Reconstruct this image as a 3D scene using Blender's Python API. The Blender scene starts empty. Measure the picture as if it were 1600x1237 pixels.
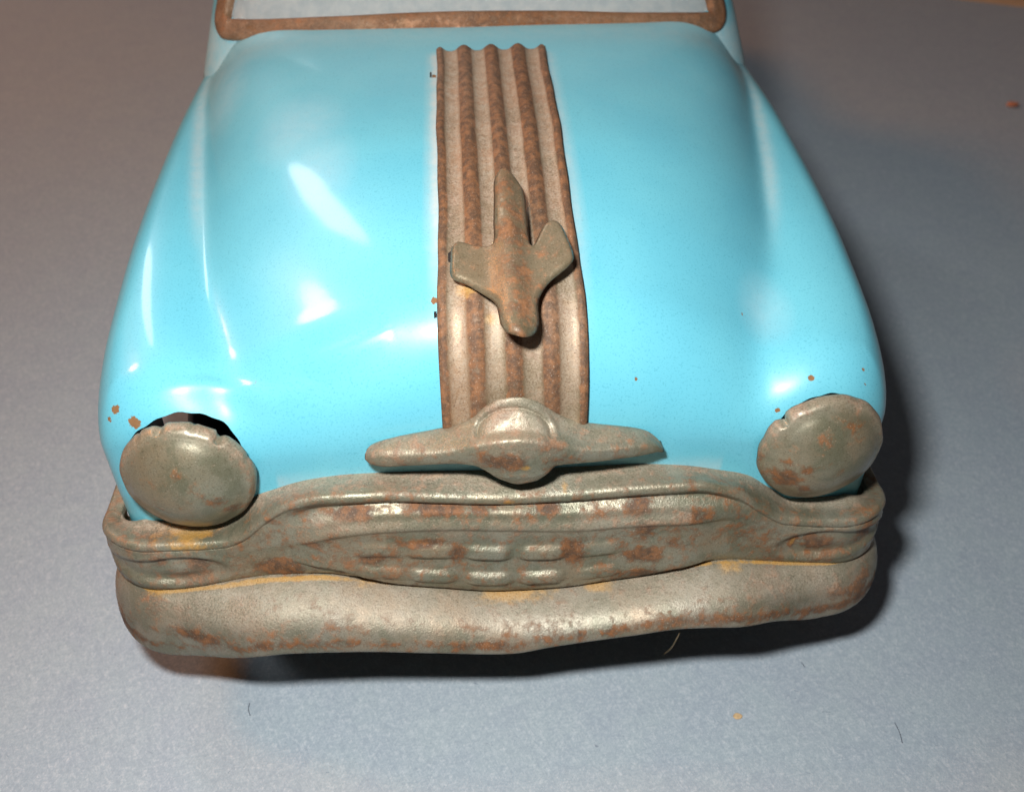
import bpy, bmesh, math, random
import numpy as np
from mathutils import Vector

S = 0.01                      # modelling is done in centimetres, the scene is in metres
scene = bpy.context.scene
col = scene.collection
rng = np.random.default_rng(7)
random.seed(7)

# ------------------------------------------------------------------ camera
YAW, PITCH, FPX = math.radians(3.3), math.radians(40.0), 1540.0
cF = np.array([math.sin(YAW)*math.cos(PITCH), math.cos(YAW)*math.cos(PITCH), -math.sin(PITCH)])
cU = np.array([math.sin(YAW)*math.sin(PITCH), math.cos(YAW)*math.sin(PITCH), math.cos(PITCH)])
cR = np.array([math.cos(YAW), -math.sin(YAW), 0.0])
CAM = np.array([-0.352, -8.183, 11.362])
FLOOR = -0.5                  # the paper; heights on the car are measured from a line through the sills

cam_data = bpy.data.cameras.new('camera')
cam = bpy.data.objects.new('camera', cam_data)
col.objects.link(cam)
cam.location = CAM*S
cam.rotation_euler = (math.pi/2-PITCH, 0, -YAW)
cam_data.sensor_width = 36.0
cam_data.lens = 36.0*FPX/1600.0
cam_data.clip_start = 0.002
cam_data.clip_end = 50
cam_data.dof.use_dof = True
cam_data.dof.focus_distance = 0.112
cam_data.dof.aperture_fstop = 38
scene.camera = cam

# ------------------------------------------------------------------ light: dim warm room, camera flash, a lamp behind
world = bpy.data.worlds.new('World')
scene.world = world
world.use_nodes = True
bg = world.node_tree.nodes['Background']
bg.inputs['Color'].default_value = (1.0, 0.84, 0.84, 1)
bg.inputs['Strength'].default_value = 0.05

def area(name, loc, target, size, power, color, size_y=None):
    d = bpy.data.lights.new(name, 'AREA')
    d.shape = 'ELLIPSE'
    d.size = size*S
    d.size_y = (size_y or size)*S
    d.energy = power
    d.color = color
    o = bpy.data.objects.new(name, d)
    col.objects.link(o)
    o.location = Vector(loc)*S
    dr = Vector(target)-Vector(loc)
    o.rotation_euler = dr.to_track_quat('-Z', 'Y').to_euler()
    return o
area('camera_flash', (-1.9, -6.6, 13.4), (0.0, 3.0, 2.0), 1.4, 0.305, (0.99, 0.99, 1.0), 0.9)
area('room_lamp', (-38.0, 50.0, 64.0), (-2, 6, 3), 9.0, 1.0, (0.95, 0.95, 1.0), 28.0)
area('side_lamp', (-38.0, 15.0, 44.0), (-18, 22, 0), 11.0, 0.95, (1.0, 0.33, 0.06), 11.0)

scene.view_settings.view_transform = 'Standard'
scene.view_settings.look = 'None'
scene.view_settings.exposure = 0.0
scene.view_settings.gamma = 1.0

# ------------------------------------------------------------------ numeric helpers
def ray(u, v): return cF+(u-800)/FPX*cR-(v-618.5)/FPX*cU
def at(u, v, axis, val):
    r = ray(u, v)
    return CAM+(val-CAM[axis])/r[axis]*r

def pchip(xs, ys):
    xs = np.asarray(xs, float); ys = np.asarray(ys, float)
    h = np.diff(xs); dl = np.diff(ys)/h
    m = np.zeros_like(ys)
    for i in range(1, len(xs)-1):
        if dl[i-1]*dl[i] > 0:
            w1 = 2*h[i]+h[i-1]; w2 = h[i]+2*h[i-1]
            m[i] = (w1+w2)/(w1/dl[i-1]+w2/dl[i])
    m[0] = dl[0]; m[-1] = dl[-1]
    def f(x):
        x = np.clip(np.asarray(x, float), xs[0], xs[-1])
        i = np.clip(np.searchsorted(xs, x, side='right')-1, 0, len(xs)-2)
        t = (x-xs[i])/h[i]
        return ((2*t**3-3*t**2+1)*ys[i]+(t**3-2*t**2+t)*h[i]*m[i]
                + (-2*t**3+3*t**2)*ys[i+1]+(t**3-t**2)*h[i]*m[i+1])
    return f

def catmull(pts, n):
    P = np.asarray(pts, float)
    d = np.r_[0, np.cumsum(np.linalg.norm(np.diff(P, axis=0), axis=1))]
    t = np.linspace(0, d[-1], n)
    m = np.zeros_like(P)
    m[1:-1] = (P[2:]-P[:-2])/(d[2:]-d[:-2])[:, None]
    m[0] = (P[1]-P[0])/(d[1]-d[0]); m[-1] = (P[-1]-P[-2])/(d[-1]-d[-2])
    i = np.clip(np.searchsorted(d, t, side='right')-1, 0, len(d)-2)
    h = (d[i+1]-d[i]); u = ((t-d[i])/h)[:, None]; h = h[:, None]
    return ((2*u**3-3*u**2+1)*P[i]+(u**3-2*u**2+u)*h*m[i]+(-2*u**3+3*u**2)*P[i+1]+(u**3-u**2)*h*m[i+1])

_ph = [(rng.normal(size=3), rng.uniform(0, 6.28)) for _ in range(24)]
def wob(P, freq):                      # smooth pseudo noise, about -1..1
    v = 0
    for k, ph in _ph[:9]:
        v = v+np.sin(P@(k*freq)+ph)
    return v/4.0
def sstep(a, b, x):
    t = np.clip((x-a)/(b-a), 0, 1)
    return t*t*(3-2*t)
def blob(P, c, r):
    d = (P-np.asarray(c))/np.asarray(r)
    return np.clip(1.35-np.sqrt((d*d).sum(-1)), 0, 1)

# ------------------------------------------------------------------ mesh helpers
def make(name, verts, faces, mat, parent=None, attrs=None, smooth=True, thick=0, offset=-1, clean=False):
    me = bpy.data.meshes.new(name)
    me.from_pydata([tuple(v) for v in np.asarray(verts)*S], [], [tuple(int(i) for i in f) for f in faces])
    if attrs:
        for k, a in attrs.items():
            at_ = me.attributes.new(k, 'FLOAT', 'POINT')
            at_.data.foreach_set('value', np.asarray(a, dtype=np.float32))
    if clean:
        bm = bmesh.new(); bm.from_mesh(me)
        bmesh.ops.remove_doubles(bm, verts=bm.verts, dist=1e-6)
        bmesh.ops.delete(bm, geom=[v for v in bm.verts if not v.link_faces], context='VERTS')
        bm.to_mesh(me); bm.free()
    me.polygons.foreach_set('use_smooth', [smooth]*len(me.polygons))
    me.update()
    me.materials.append(mat)
    o = bpy.data.objects.new(name, me)
    col.objects.link(o)
    if parent: o.parent = parent
    if thick:
        m = o.modifiers.new('sheet', 'SOLIDIFY')
        m.thickness = thick*S
        m.offset = offset
    return o

def grid_faces(nr, nc, close=False):
    i = np.arange(nr-1)[:, None]; j = np.arange(nc if close else nc-1)[None, :]
    j2 = (j+1) % nc
    return np.stack([i*nc+j, i*nc+j2, (i+1)*nc+j2, (i+1)*nc+j], -1).reshape(-1, 4)

def tube(pts, rad, n=8):
    pts = np.asarray(pts, float)
    V, Fc = [], []
    rad = np.broadcast_to(rad, len(pts))
    for i, p in enumerate(pts):
        t = pts[min(i+1, len(pts)-1)]-pts[max(i-1, 0)]
        t = t/np.linalg.norm(t)
        a = np.cross(t, (0.1, 0.2, 1.0)); a /= np.linalg.norm(a)
        b = np.cross(t, a)
        for k in range(n):
            w = 2*math.pi*k/n
            V.append(p+rad[i]*(a*math.cos(w)+b*math.sin(w)))
    Fc = [tuple(f) for f in grid_faces(len(pts), n, True)]
    Fc.append(tuple(range(n-1, -1, -1))); Fc.append(tuple(range((len(pts)-1)*n, len(pts)*n)))
    return np.array(V), Fc

# ------------------------------------------------------------------ materials
class NT:
    def __init__(s, name):
        s.m = bpy.data.materials.new(name); s.m.use_nodes = True
        s.t = s.m.node_tree; s.t.nodes.clear()
        s.out = s.n('ShaderNodeOutputMaterial')
        s.p = s.n('ShaderNodeBsdfPrincipled')
        s.t.links.new(s.p.outputs[0], s.out.inputs[0])
        tc = s.n('ShaderNodeTexCoord'); mp = s.n('ShaderNodeMapping')
        mp.inputs['Scale'].default_value = (100, 100, 100)        # centimetres
        s.t.links.new(tc.outputs['Object'], mp.inputs[0])
        s.co = mp.outputs[0]
    def n(s, t, **kw):
        x = s.t.nodes.new(t)
        for k, v in kw.items(): setattr(x, k, v)
        return x
    def set(s, sock, v):
        if isinstance(v, bpy.types.NodeSocket): s.t.links.new(v, sock)
        elif isinstance(v, tuple) and len(v) == 3: sock.default_value = v+(1,)
        else: sock.default_value = v
    def noise(s, scale, detail=3, rough=0.55, dist=0.0, stretch=None):
        x = s.n('ShaderNodeTexNoise')
        co = s.co
        if stretch:
            mp = s.n('ShaderNodeMapping', vector_type='TEXTURE')
            mp.inputs['Scale'].default_value = tuple(1/q for q in stretch[0])
            mp.inputs['Rotation'].default_value = stretch[1]
            s.t.links.new(co, mp.inputs[0]); co = mp.outputs[0]
        s.t.links.new(co, x.inputs['Vector'])
        x.inputs['Scale'].default_value = scale; x.inputs['Detail'].default_value = detail
        x.inputs['Roughness'].default_value = rough; x.inputs['Distortion'].default_value = dist
        return x.outputs['Fac']
    def ramp(s, v, a, b, lo=0.0, hi=1.0):
        x = s.n('ShaderNodeMapRange', interpolation_type='SMOOTHSTEP')
        s.set(x.inputs[0], v); x.inputs[1].default_value = a; x.inputs[2].default_value = b
        x.inputs[3].default_value = lo; x.inputs[4].default_value = hi
        return x.outputs[0]
    def math(s, op, a, b=0.0, c=0.0, clamp=False):
        x = s.n('ShaderNodeMath', operation=op, use_clamp=clamp)
        s.set(x.inputs[0], a); s.set(x.inputs[1], b); s.set(x.inputs[2], c)
        return x.outputs[0]
    def mix(s, f, a, b):
        x = s.n('ShaderNodeMix', data_type='RGBA')
        s.set(x.inputs[0], f); s.set(x.inputs[6], a); s.set(x.inputs[7], b)
        return x.outputs[2]
    def attr(s, name):
        x = s.n('ShaderNodeAttribute'); x.attribute_name = name
        return x.outputs['Fac']
    def bump(s, h, strength, dist):
        x = s.n('ShaderNodeBump'); x.inputs['Strength'].default_value = strength
        x.inputs['Distance'].default_value = dist*S
        s.t.links.new(h, x.inputs['Height'])
        s.t.links.new(x.outputs[0], s.p.inputs['Normal'])
    def col(s, v): s.set(s.p.inputs['Base Color'], v)
    def rough(s, v): s.set(s.p.inputs['Roughness'], v)
    def metal(s, v): s.set(s.p.inputs['Metallic'], v)

def mat_rust(name, base=(0.23, 0.215, 0.165), rusty=0.0, dusty=0.0, gloss=0.36, relief=0.55):
    m = NT(name)
    n1 = m.noise(2.6, 7, 0.68, 0.8); n2 = m.noise(9, 5, 0.65); n3 = m.noise(45, 3, 0.6); n4 = m.noise(140, 2, 0.5)
    nb = m.noise(1.1, 4, 0.6)
    basec = m.mix(m.ramp(nb, 0.35, 0.7), base, (base[0]*1.05, base[1]*0.84, base[2]*0.70))
    basec = m.mix(m.ramp(n3, 0.3, 0.8, 0, 0.45), basec, (base[0]*0.62, base[1]*0.58, base[2]*0.55))
    basec = m.mix(m.ramp(m.noise(1.9, 5, 0.65, 0.5), 0.42, 0.62, 0, 0.75), basec, (base[0]*0.55, base[1]*0.58, base[2]*0.50))
    # rust
    r = m.math('ADD', m.math('MULTIPLY', n1, 0.70), m.math('MULTIPLY', n2, 0.70))
    r = m.math('ADD', r, m.math('MULTIPLY', m.attr('rust'), 0.31))
    rm = m.ramp(m.math('ADD', r, rusty), 0.73, 0.98)
    rustc = m.mix(m.ramp(n2, 0.38, 0.66), (0.055, 0.022, 0.007), (0.19, 0.068, 0.015))
    rustc = m.mix(m.ramp(n3, 0.5, 0.78, 0, 0.4), rustc, (0.24, 0.10, 0.035))
    c = m.mix(m.math('MULTIPLY', rm, 0.93), basec, rustc)
    # orange bloom
    og = m.ramp(m.math('ADD', m.math('MULTIPLY', m.attr('ochre'), 0.65), m.math('MULTIPLY', n2, 0.95)), 0.75, 1.15)
    c = m.mix(m.math('MULTIPLY', og, 0.85), c, m.mix(n3, (0.30, 0.13, 0.015), (0.46, 0.26, 0.04)))
    # pale dust
    du = m.math('ADD', m.math('MULTIPLY', m.attr('dust'), 0.75), dusty)
    du = m.math('MULTIPLY', du, m.ramp(m.math('ADD', m.math('MULTIPLY', n2, 0.35), m.math('MULTIPLY', n3, 0.65)), 0.34, 0.62, 0.25, 1.0), clamp=True)
    c = m.mix(du, c, m.mix(m.ramp(n2, 0.35, 0.7), (0.45, 0.35, 0.25), (0.42, 0.385, 0.30)))
    n5 = m.noise(58, 2, 0.55)
    c = m.mix(m.ramp(n5, 0.46, 0.28, 0, 0.55), c, (base[0]*0.30, base[1]*0.24, base[2]*0.20))
    c = m.mix(m.ramp(n5, 0.62, 0.76, 0, 0.40), c, (0.55, 0.47, 0.37))
    # pale specks
    c = m.mix(m.ramp(n4, 0.68, 0.8, 0, 0.65), c, (0.62, 0.56, 0.48))
    m.col(c)
    m.metal(m.math('MULTIPLY', m.math('SUBTRACT', 1.0, m.math('MAXIMUM', rm, m.math('MAXIMUM', du, og))), 0.45, clamp=True))
    ro = m.math('ADD', m.math('MULTIPLY', m.math('MAXIMUM', rm, du), 0.34), gloss)
    m.rough(m.math('ADD', ro, m.math('MULTIPLY', n3, 0.10)))
    m.bump(m.math('ADD', m.math('ADD', m.math('MULTIPLY', n2, 0.5), m.math('MULTIPLY', n3, 0.35)), m.math('MULTIPLY', rm, 0.3)), relief, 0.018)
    return m.m

def mat_paint():
    m = NT('turquoise_enamel')
    nf = m.noise(48, 2, 0.5); nl = m.noise(0.9, 3, 0.5); n2 = m.noise(6, 5, 0.6); n3 = m.noise(30, 4, 0.6)
    c = m.mix(m.ramp(nl, 0.3, 0.7), (0.125, 0.455, 0.555), (0.140, 0.48, 0.57))
    c = m.mix(m.ramp(nf, 0.52, 0.76, 0, 0.5), c, (0.05, 0.28, 0.36))
    # chalky, greyed film of dust, plus painted-in brightening towards the bonnet's rear
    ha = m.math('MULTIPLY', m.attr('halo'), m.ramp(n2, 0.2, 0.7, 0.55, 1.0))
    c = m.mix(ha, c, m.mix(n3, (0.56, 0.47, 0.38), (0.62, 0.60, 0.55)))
    sc = m.math('MULTIPLY', m.attr('scuff'), m.ramp(n2, 0.2, 0.75, 0.6, 1.0))
    c = m.mix(m.math('MULTIPLY', sc, 0.8), c, (0.52, 0.62, 0.63))
    ch = m.ramp(m.math('ADD', m.math('MULTIPLY', m.attr('chip'), 0.62), m.math('ADD', m.math('MULTIPLY', m.noise(14, 4, 0.65), 0.75), m.math('MULTIPLY', n3, 0.3))), 0.88, 0.97)
    sp = m.math('MULTIPLY', m.ramp(m.noise(5.5, 5, 0.7, 1.0), 0.775, 0.80), 0.6)
    ch = m.math('MAXIMUM', ch, sp)
    c = m.mix(ch, c, m.mix(n2, (0.14, 0.055, 0.022), (0.26, 0.15, 0.06)))
    m.col(c)
    m.p.inputs['Specular IOR Level'].default_value = 0.4
    m.rough(m.math('ADD', 0.36, m.math('MULTIPLY', m.math('MAXIMUM', m.math('MAXIMUM', ha, ch), sc), 0.5)))
    m.set(m.p.inputs['Coat Weight'], m.math('SUBTRACT', 0.38, m.math('MAXIMUM', ha, ch), clamp=True))
    m.p.inputs['Coat Roughness'].default_value = 0.10
    m.bump(m.math('ADD', m.math('MULTIPLY', m.noise(12, 2, 0.5), 0.25), m.math('MULTIPLY', ch, -0.6)), 0.25, 0.01)
    return m.m

def mat_plain(name, c, rough=0.6, metal=0.0, var=0.25, scale=8):
    m = NT(name)
    n = m.noise(scale, 4, 0.6)
    m.col(m.mix(m.ramp(n, 0.3, 0.7), tuple(x*(1-var) for x in c), tuple(min(1, x*(1+var)) for x in c)))
    m.rough(rough); m.metal(metal)
    m.bump(n, 0.3, 0.01)
    return m.m

def mat_paper():
    m = NT('grey_blue_paper')
    f1 = m.noise(24, 3, 0.6, 1.2, ((1.0, 0.3, 1), (0, 0, 0.5)))
    f2 = m.noise(28, 3, 0.6, 1.2, ((1.0, 0.3, 1), (0, 0, 1.7)))
    f3 = m.noise(36, 2, 0.6, 1.2, ((1.0, 0.3, 1), (0, 0, 2.7)))
    cl = m.noise(1.6, 5, 0.6); big = m.noise(0.16, 3, 0.5)
    c = m.mix(m.ramp(big, 0.3, 0.7), (0.335, 0.40, 0.435), (0.355, 0.41, 0.43))
    c = m.mix(m.ramp(cl, 0.3, 0.7, 0, 0.35), c, (0.30, 0.34, 0.40))
    fib = m.math('ADD', m.math('ADD', m.math('MULTIPLY', f1, 0.4), m.math('MULTIPLY', f2, 0.35)), m.math('MULTIPLY', f3, 0.35))
    c = m.mix(m.ramp(fib, 0.40, 0.60, 0.38, 0.0), c, (0.21, 0.25, 0.295))
    c = m.mix(m.ramp(fib, 0.54, 0.74, 0, 0.6), c, (0.55, 0.57, 0.58))
    dk = m.noise(34, 2, 0.5, 1.2, ((1.0, 0.22, 1), (0, 0, 1.1)))
    c = m.mix(m.ramp(dk, 0.70, 0.78, 0, 0.55), c, (0.11, 0.13, 0.17))
    m.col(c)
    m.rough(0.95)
    m.p.inputs['Specular IOR Level'].default_value = 0.15
    m.bump(fib, 0.5, 0.02)
    return m.m

M_paint = mat_paint()
M_strip = mat_rust('rusty_fluted_tin', (0.30, 0.215, 0.135), 0.10, 0.06, 0.40, 0.30)
M_grille = mat_rust('rusty_pressed_tin', (0.255, 0.25, 0.185), 0.09, 0.0, 0.32)
M_bumper = mat_rust('dusty_pressed_tin', (0.27, 0.25, 0.19), 0.05, 0.0, 0.42)
M_lamp = mat_rust('dull_headlight_tin', (0.25, 0.24, 0.17), -0.03, 0.0, 0.25, 0.15)
M_orn = mat_rust('dull_ornament_tin', (0.22, 0.18, 0.11), 0.06, 0.0, 0.28, 0.35)
M_frame = mat_rust('brown_frame_tin', (0.30, 0.15, 0.07), 0.04, 0.0, 0.45)
M_dark = mat_plain('bare_dark_tin', (0.025, 0.022, 0.02), 0.7, 0.3)
M_tyre = mat_plain('black_rubber', (0.02, 0.02, 0.02), 0.8)
M_hub = mat_plain('dull_tin', (0.35, 0.33, 0.30), 0.4, 0.7)
M_tab = mat_plain('bare_light_tin', (0.42, 0.40, 0.46), 0.5, 0.2)
M_table = mat_plain('pale_wood_table', (0.62, 0.42, 0.24), 0.6, 0, 0.12, 1.5)
M_paper = mat_paper()
def mat_glass():
    m = NT('dusty_clear_plastic')
    n = m.noise(5, 5, 0.6); n3 = m.noise(40, 3, 0.6)
    m.col(m.mix(m.ramp(n, 0.3, 0.7), (0.50, 0.57, 0.57), (0.62, 0.66, 0.64)))
    m.rough(m.ramp(n3, 0.2, 0.8, 0.06, 0.2))
    m.set(m.p.inputs['Transmission Weight'], 0.45)
    m.p.inputs['IOR'].default_value = 1.25
    m.bump(m.noise(1.5, 3, 0.5), 0.3, 0.05)
    return m.m
M_glass = mat_glass()

# ------------------------------------------------------------------ setting: table and sheet of paper
def slab(name, poly, z0, z1, mat):
    n = len(poly)
    V = [(x, y, z0) for x, y in poly]+[(x, y, z1) for x, y in poly]
    Fc = [tuple(range(n-1, -1, -1)), tuple(range(n, 2*n))]+[(i, (i+1) % n, n+(i+1) % n, n+i) for i in range(n)]
    return make(name, V, Fc, mat, smooth=False)
table = slab('tabletop', [(-70, -45), (70, -45), (70, 75), (-70, 75)], FLOOR-3.05, FLOOR-0.05, M_table)
table['kind'] = 'structure'
e1, e2 = at(1500, 0, 2, FLOOR), at(1600, 12, 2, FLOOR)
dv = (e2-e1)/np.linalg.norm(e2-e1)
pA, pB = e1-dv*48, e1+dv*14
paper = slab('paper_sheet', [(-34, -26), (pB[0]-3, -26), (pB[0], pB[1]), (pA[0], pA[1])], FLOOR-0.05, FLOOR, M_paper)
paper['label'] = 'large blue-grey sheet of fibrous paper lying under the toy car'
paper['category'] = 'paper'

# ------------------------------------------------------------------ the toy car
car = bpy.data.objects.new('toy_car', None)
col.objects.link(car)
car.empty_display_size = 0.02
car['label'] = 'old turquoise tin toy car with rusty grille, bumper and bonnet strip'
car['category'] = 'toy car'

# ---- body: plan outline, height field, rounded shoulder
half = [(0, .02), (1.5, .03), (2.8, .05), (3.6, .07), (4.15, .12), (4.50, .28), (4.66, .60), (4.71, 1.2), (4.70, 2.2), (4.68, 4), (4.64, 6.5),
        (4.58, 9), (4.55, 14), (4.5, 18), (4.3, 20.4), (3.6, 21.7), (2, 22.3), (0, 22.4)]
hp = catmull(half, 1500)
seg = np.linalg.norm(np.diff(hp, axis=0), axis=1)
den = np.where(hp[:-1, 1] < 9, 1/0.045, 1/0.22)*seg
cum = np.r_[0, np.cumsum(den)]
nh = int(cum[-1])
k = np.interp(np.linspace(0, cum[-1], nh), cum, np.arange(len(hp)))
hx, hy = np.interp(k, np.arange(len(hp)), hp[:, 0]), np.interp(k, np.arange(len(hp)), hp[:, 1])
OX = np.r_[hx, -hx[1:-1][::-1]]; OY = np.r_[hy, hy[1:-1][::-1]]
NO = len(OX)

Hc = pchip([-.2, 0, .55, 1.0, 1.75, 2.6, 3.6, 5.0, 6.2, 7.5, 12, 17, 22.4], [5.04, 5.08, 5.25, 5.41, 5.60, 5.76, 5.90, 5.98, 6.02, 6.0, 5.9, 5.8, 5.1])
Wv = pchip([-.2, .3, 1, 2, 3.5, 5, 7, 9, 22], [2.75, 2.8, 3.0, 3.35, 3.68, 3.92, 4.15, 4.2, 4.2])
Hv = pchip([-.2, .3, 1, 2, 3.5, 5, 7, 9, 17, 22.4], [4.32, 4.37, 4.55, 4.78, 4.98, 5.10, 5.24, 5.24, 5.0, 4.5])
Xc = pchip([-.2, .4, 1.5, 3, 5, 7, 22], [3.72, 3.78, 3.98, 4.12, 4.22, 4.3, 4.3])
Hf = pchip([-.2, .3, .9, 1.8, 3.1, 4.6, 6.35, 8.3, 17, 22.4], [4.46, 4.52, 4.66, 4.82, 5.0, 5.1, 5.16, 5.16, 5.0, 4.3])
YCAB = pchip([0, 1.98, 3.22, 4.02, 4.33, 5], [6.82, 6.92, 7.2, 7.64, 8.48, 9])
def height(x, y):
    ax = np.abs(x)
    t = ax/Wv(y)
    drop = Hc(y)-Hv(y)
    pw = pchip([-1, .3, 2, 4, 7, 23], [2.2, 2.3, 3.0, 4.6, 7.5, 7.5])(y)
    cr = pchip([-1, .3, 2, 4, 7, 23], [.30, .30, .27, .20, .07, .07])(y)
    hood = Hc(y)-drop*(cr*t**2+(1-cr)*np.clip(t, 0, 1.6)**pw)
    fen = Hf(y)-0.42*(ax-Xc(y))**2-0.25*np.abs(ax-Xc(y))**3
    yc = YCAB(ax)
    hood = hood+(0.02+0.09*sstep(2.4, 3.9, ax))*sstep(-.60, .10, y-yc)**2*sstep(4.45, 4.1, ax)   # sweeps up into the cowl
    kk = 0.06+0.13*sstep(3.2, .8, y)
    mx = np.maximum(hood, fen)
    z = mx+kk*np.log(np.exp((hood-mx)/kk)+np.exp((fen-mx)/kk))
    return z
Rr = pchip([0, 1.6, 2.7, 3.3, 4.0, 4.6], [0.80, 0.82, 0.84, 0.78, 0.62, 0.45])
Dr = pchip([0, 1.6, 2.7, 3.3, 4.0, 4.6], [1.2, 1.15, 0.80, 0.64, 0.56, 0.55])
def shoulder(dist, ox, oy):
    a = np.abs(ox)
    r = np.where(oy > 12, 0.6, Rr(a)); d = np.where(oy > 12, 0.7, Dr(a))
    q = np.clip(1-dist/r, 0, 1)
    return d*(1-np.sqrt(np.maximum(0, 1-q**2.2)))
def top_z(x, y, dist=None, ox=None, oy=None):
    x = np.atleast_1d(np.asarray(x, float)); y = np.atleast_1d(np.asarray(y, float))
    if dist is None:
        dist = np.empty(x.shape); idx = np.empty(x.shape, int)
        for a in range(0, len(x), 2000):
            D = np.hypot(x[a:a+2000, None]-OX[None], y[a:a+2000, None]-OY[None])
            idx[a:a+2000] = D.argmin(1)
        best = np.full(x.shape, 1e9); ox = OX[idx].copy(); oy = OY[idx].copy()
        for o_ in (-1, 0):                 # exact distance to the two neighbouring segments
            A0, A1 = OX[(idx+o_) % NO], OY[(idx+o_) % NO]
            B0, B1 = OX[(idx+o_+1) % NO]-A0, OY[(idx+o_+1) % NO]-A1
            t_ = np.clip(((x-A0)*B0+(y-A1)*B1)/(B0*B0+B1*B1), 0, 1)
            qx, qy = A0+t_*B0, A1+t_*B1
            dd_ = np.hypot(x-qx, y-qy)
            b_ = dd_ < best
            best[b_] = dd_[b_]; ox[b_] = qx[b_]; oy[b_] = qy[b_]
        dist = best
    z = height(x, y)-shoulder(dist, ox, oy)
    P = np.stack([x, y, 0*x], -1)
    return z+0.012*wob(P, 1.3)

def sight(u, v):                       # where a line of sight meets the painted shell
    P = CAM+np.linspace(9, 24, 900)[:, None]*ray(u, v)
    return P[int(np.argmax(P[:, 2] < top_z(P[:, 0], P[:, 1])))]
_folds = []
for px in ([(235, 618), (285, 607), (335, 609), (385, 618), (420, 627), (455, 621), (500, 604)], [(470, 584), (530, 560), (570, 542), (612, 518)]):
    q = catmull([sight(*p)[:2] for p in px], 40)
    _folds += [q]
_top0 = top_z
def top_z(x, y, *a):
    z = _top0(x, y, *a)
    x = np.atleast_1d(np.asarray(x, float)); y = np.atleast_1d(np.asarray(y, float))
    near = (y < 2.2) & (y > -.1)
    if near.any():
        add = np.zeros(near.sum())
        for q in _folds:
            D = np.hypot(x[near][:, None]-q[None, :, 0], y[near][:, None]-q[None, :, 1])
            i = D.argmin(1); w = np.sin(np.pi*(i+.5)/len(q))**.7
            add = np.maximum(add, 0.06*w*np.exp(-(D.min(1)/0.10)**2))
        z[near] += add
    return z

rows = []
BOT = 1.15
spx, spy = np.zeros(NO), np.clip(OY, 1.6, 20.0)
NT_ = 105
tt = np.linspace(0, 1, NT_)**1.9
edge = top_z(OX, OY, np.zeros(NO), OX, OY)
for w in np.linspace(0, 1, 26)[:-1]:
    z = BOT+(edge-BOT)*w
    inset = 0.10*(1-w)**2
    cx, cy = OX, OY
    nx_, ny_ = cx-spx, cy-spy
    nn = np.hypot(nx_, ny_)
    rows.append(np.stack([cx-nx_/nn*inset, cy-ny_/nn*inset, z], -1))
for t in tt:
    x = OX+(spx-OX)*t; y = OY+(spy-OY)*t
    rows.append(np.stack([x, y, top_z(x, y)], -1))
BV = np.concatenate(rows)
BF = grid_faces(len(rows), NO, True)
# openings: head lamps, wheel arches
HL = [(-3.55, 3.56, 0.69), (3.75, 3.55, 0.66)]
# attributes: dust film beside the strip, scuffs, chips
STX, STW = 0.155, 0.775
dx = np.abs(BV[:, 0]-STX)-STW
front = sstep(-0.2, 0.6, BV[:, 1])
halo = np.clip(1-np.abs(dx-0.02)/0.13, 0, 1)**0.8*sstep(.1, 2.2, BV[:, 1])*sstep(6.1, 5.75, BV[:, 1])*np.where(BV[:, 0] < 0, 0.8, 0.5)
vall = np.exp(-((np.abs(BV[:, 0])-Wv(BV[:, 1])-0.12)/0.10)**2)*sstep(2.0, 4.0, BV[:, 1])*sstep(8, 7, BV[:, 1])*0.38
halo = np.maximum(halo, vall)
halo = np.maximum(halo, (0.07*sstep(2.5, 5.8, BV[:, 1])+0.18*sstep(6.0, 6.9, BV[:, 1]))*(BV[:, 2] > 5.2))  # rearward paling painted in to offset flash falloff, with dust at the cowl
hal2 = np.exp(-((BV[:, 2]-3.25)/0.12)**2)*(BV[:, 1] < .5)*0.3*(np.abs(BV[:, 0]) < 2.6)
halo = np.clip(np.maximum(halo, hal2), 0, 1)
def hood_at(u, v):                     # where the pixel's line of sight meets the painted shell
    r = ray(u, v)
    ts = np.linspace(9, 24, 900)
    P = CAM+ts[:, None]*r
    z = top_z(P[:, 0], P[:, 1])
    i = int(np.argmax(P[:, 2] < z))
    return P[i]
chip = np.zeros(len(BV))
for (u, v), r in [((181, 640), .08), ((172, 655), .05), ((210, 660), .10), ((200, 674), .07), ((1215, 640), .05), ((994, 592), .035), ((1268, 590), .05), ((1348, 577), .04), ((1350, 600), .03),
                  ((400, 598), .03), ((1160, 492), .03), ((676, 120), .07), ((679, 470), .06)]:
    chip = np.maximum(chip, blob(BV, hood_at(u, v), r))
scuff = np.zeros(len(BV))
for (u, v), r in [((470, 200), (.55, .7, .5)), ((500, 260), (.4, .7, .4)), ((1190, 480), (.3, .5, .3)), ((350, 150), (.4, .9, .4))]:
    scuff = np.maximum(scuff, 0.30*blob(BV, hood_at(u, v), r))
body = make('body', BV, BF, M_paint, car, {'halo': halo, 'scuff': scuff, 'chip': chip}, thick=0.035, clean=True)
def bore(axis, cx, cy, r, lo, hi, wavy=0.0, n=96):   # a cutter for sockets and arches
    V = []
    for e in (lo, hi):
        for k in range(n):
            a = 2*math.pi*k/n
            q = r*(1+wavy*(math.sin(7*a+cx)+.8*math.sin(17*a)))
            c_, d_ = cx+q*math.cos(a), cy+q*math.sin(a)
            V.append((c_, e, d_) if axis == 1 else (e, c_, d_))
    Fc = [tuple(range(n)), tuple(range(2*n-1, n-1, -1))]+[(k, n+k, n+(k+1) % n, (k+1) % n) for k in range(n)]
    o = make('cutter', V, Fc, M_paint, smooth=False)
    bm = bmesh.new(); bm.from_mesh(o.data); bmesh.ops.recalc_face_normals(bm, faces=bm.faces); bm.to_mesh(o.data); bm.free()
    return o
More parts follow.
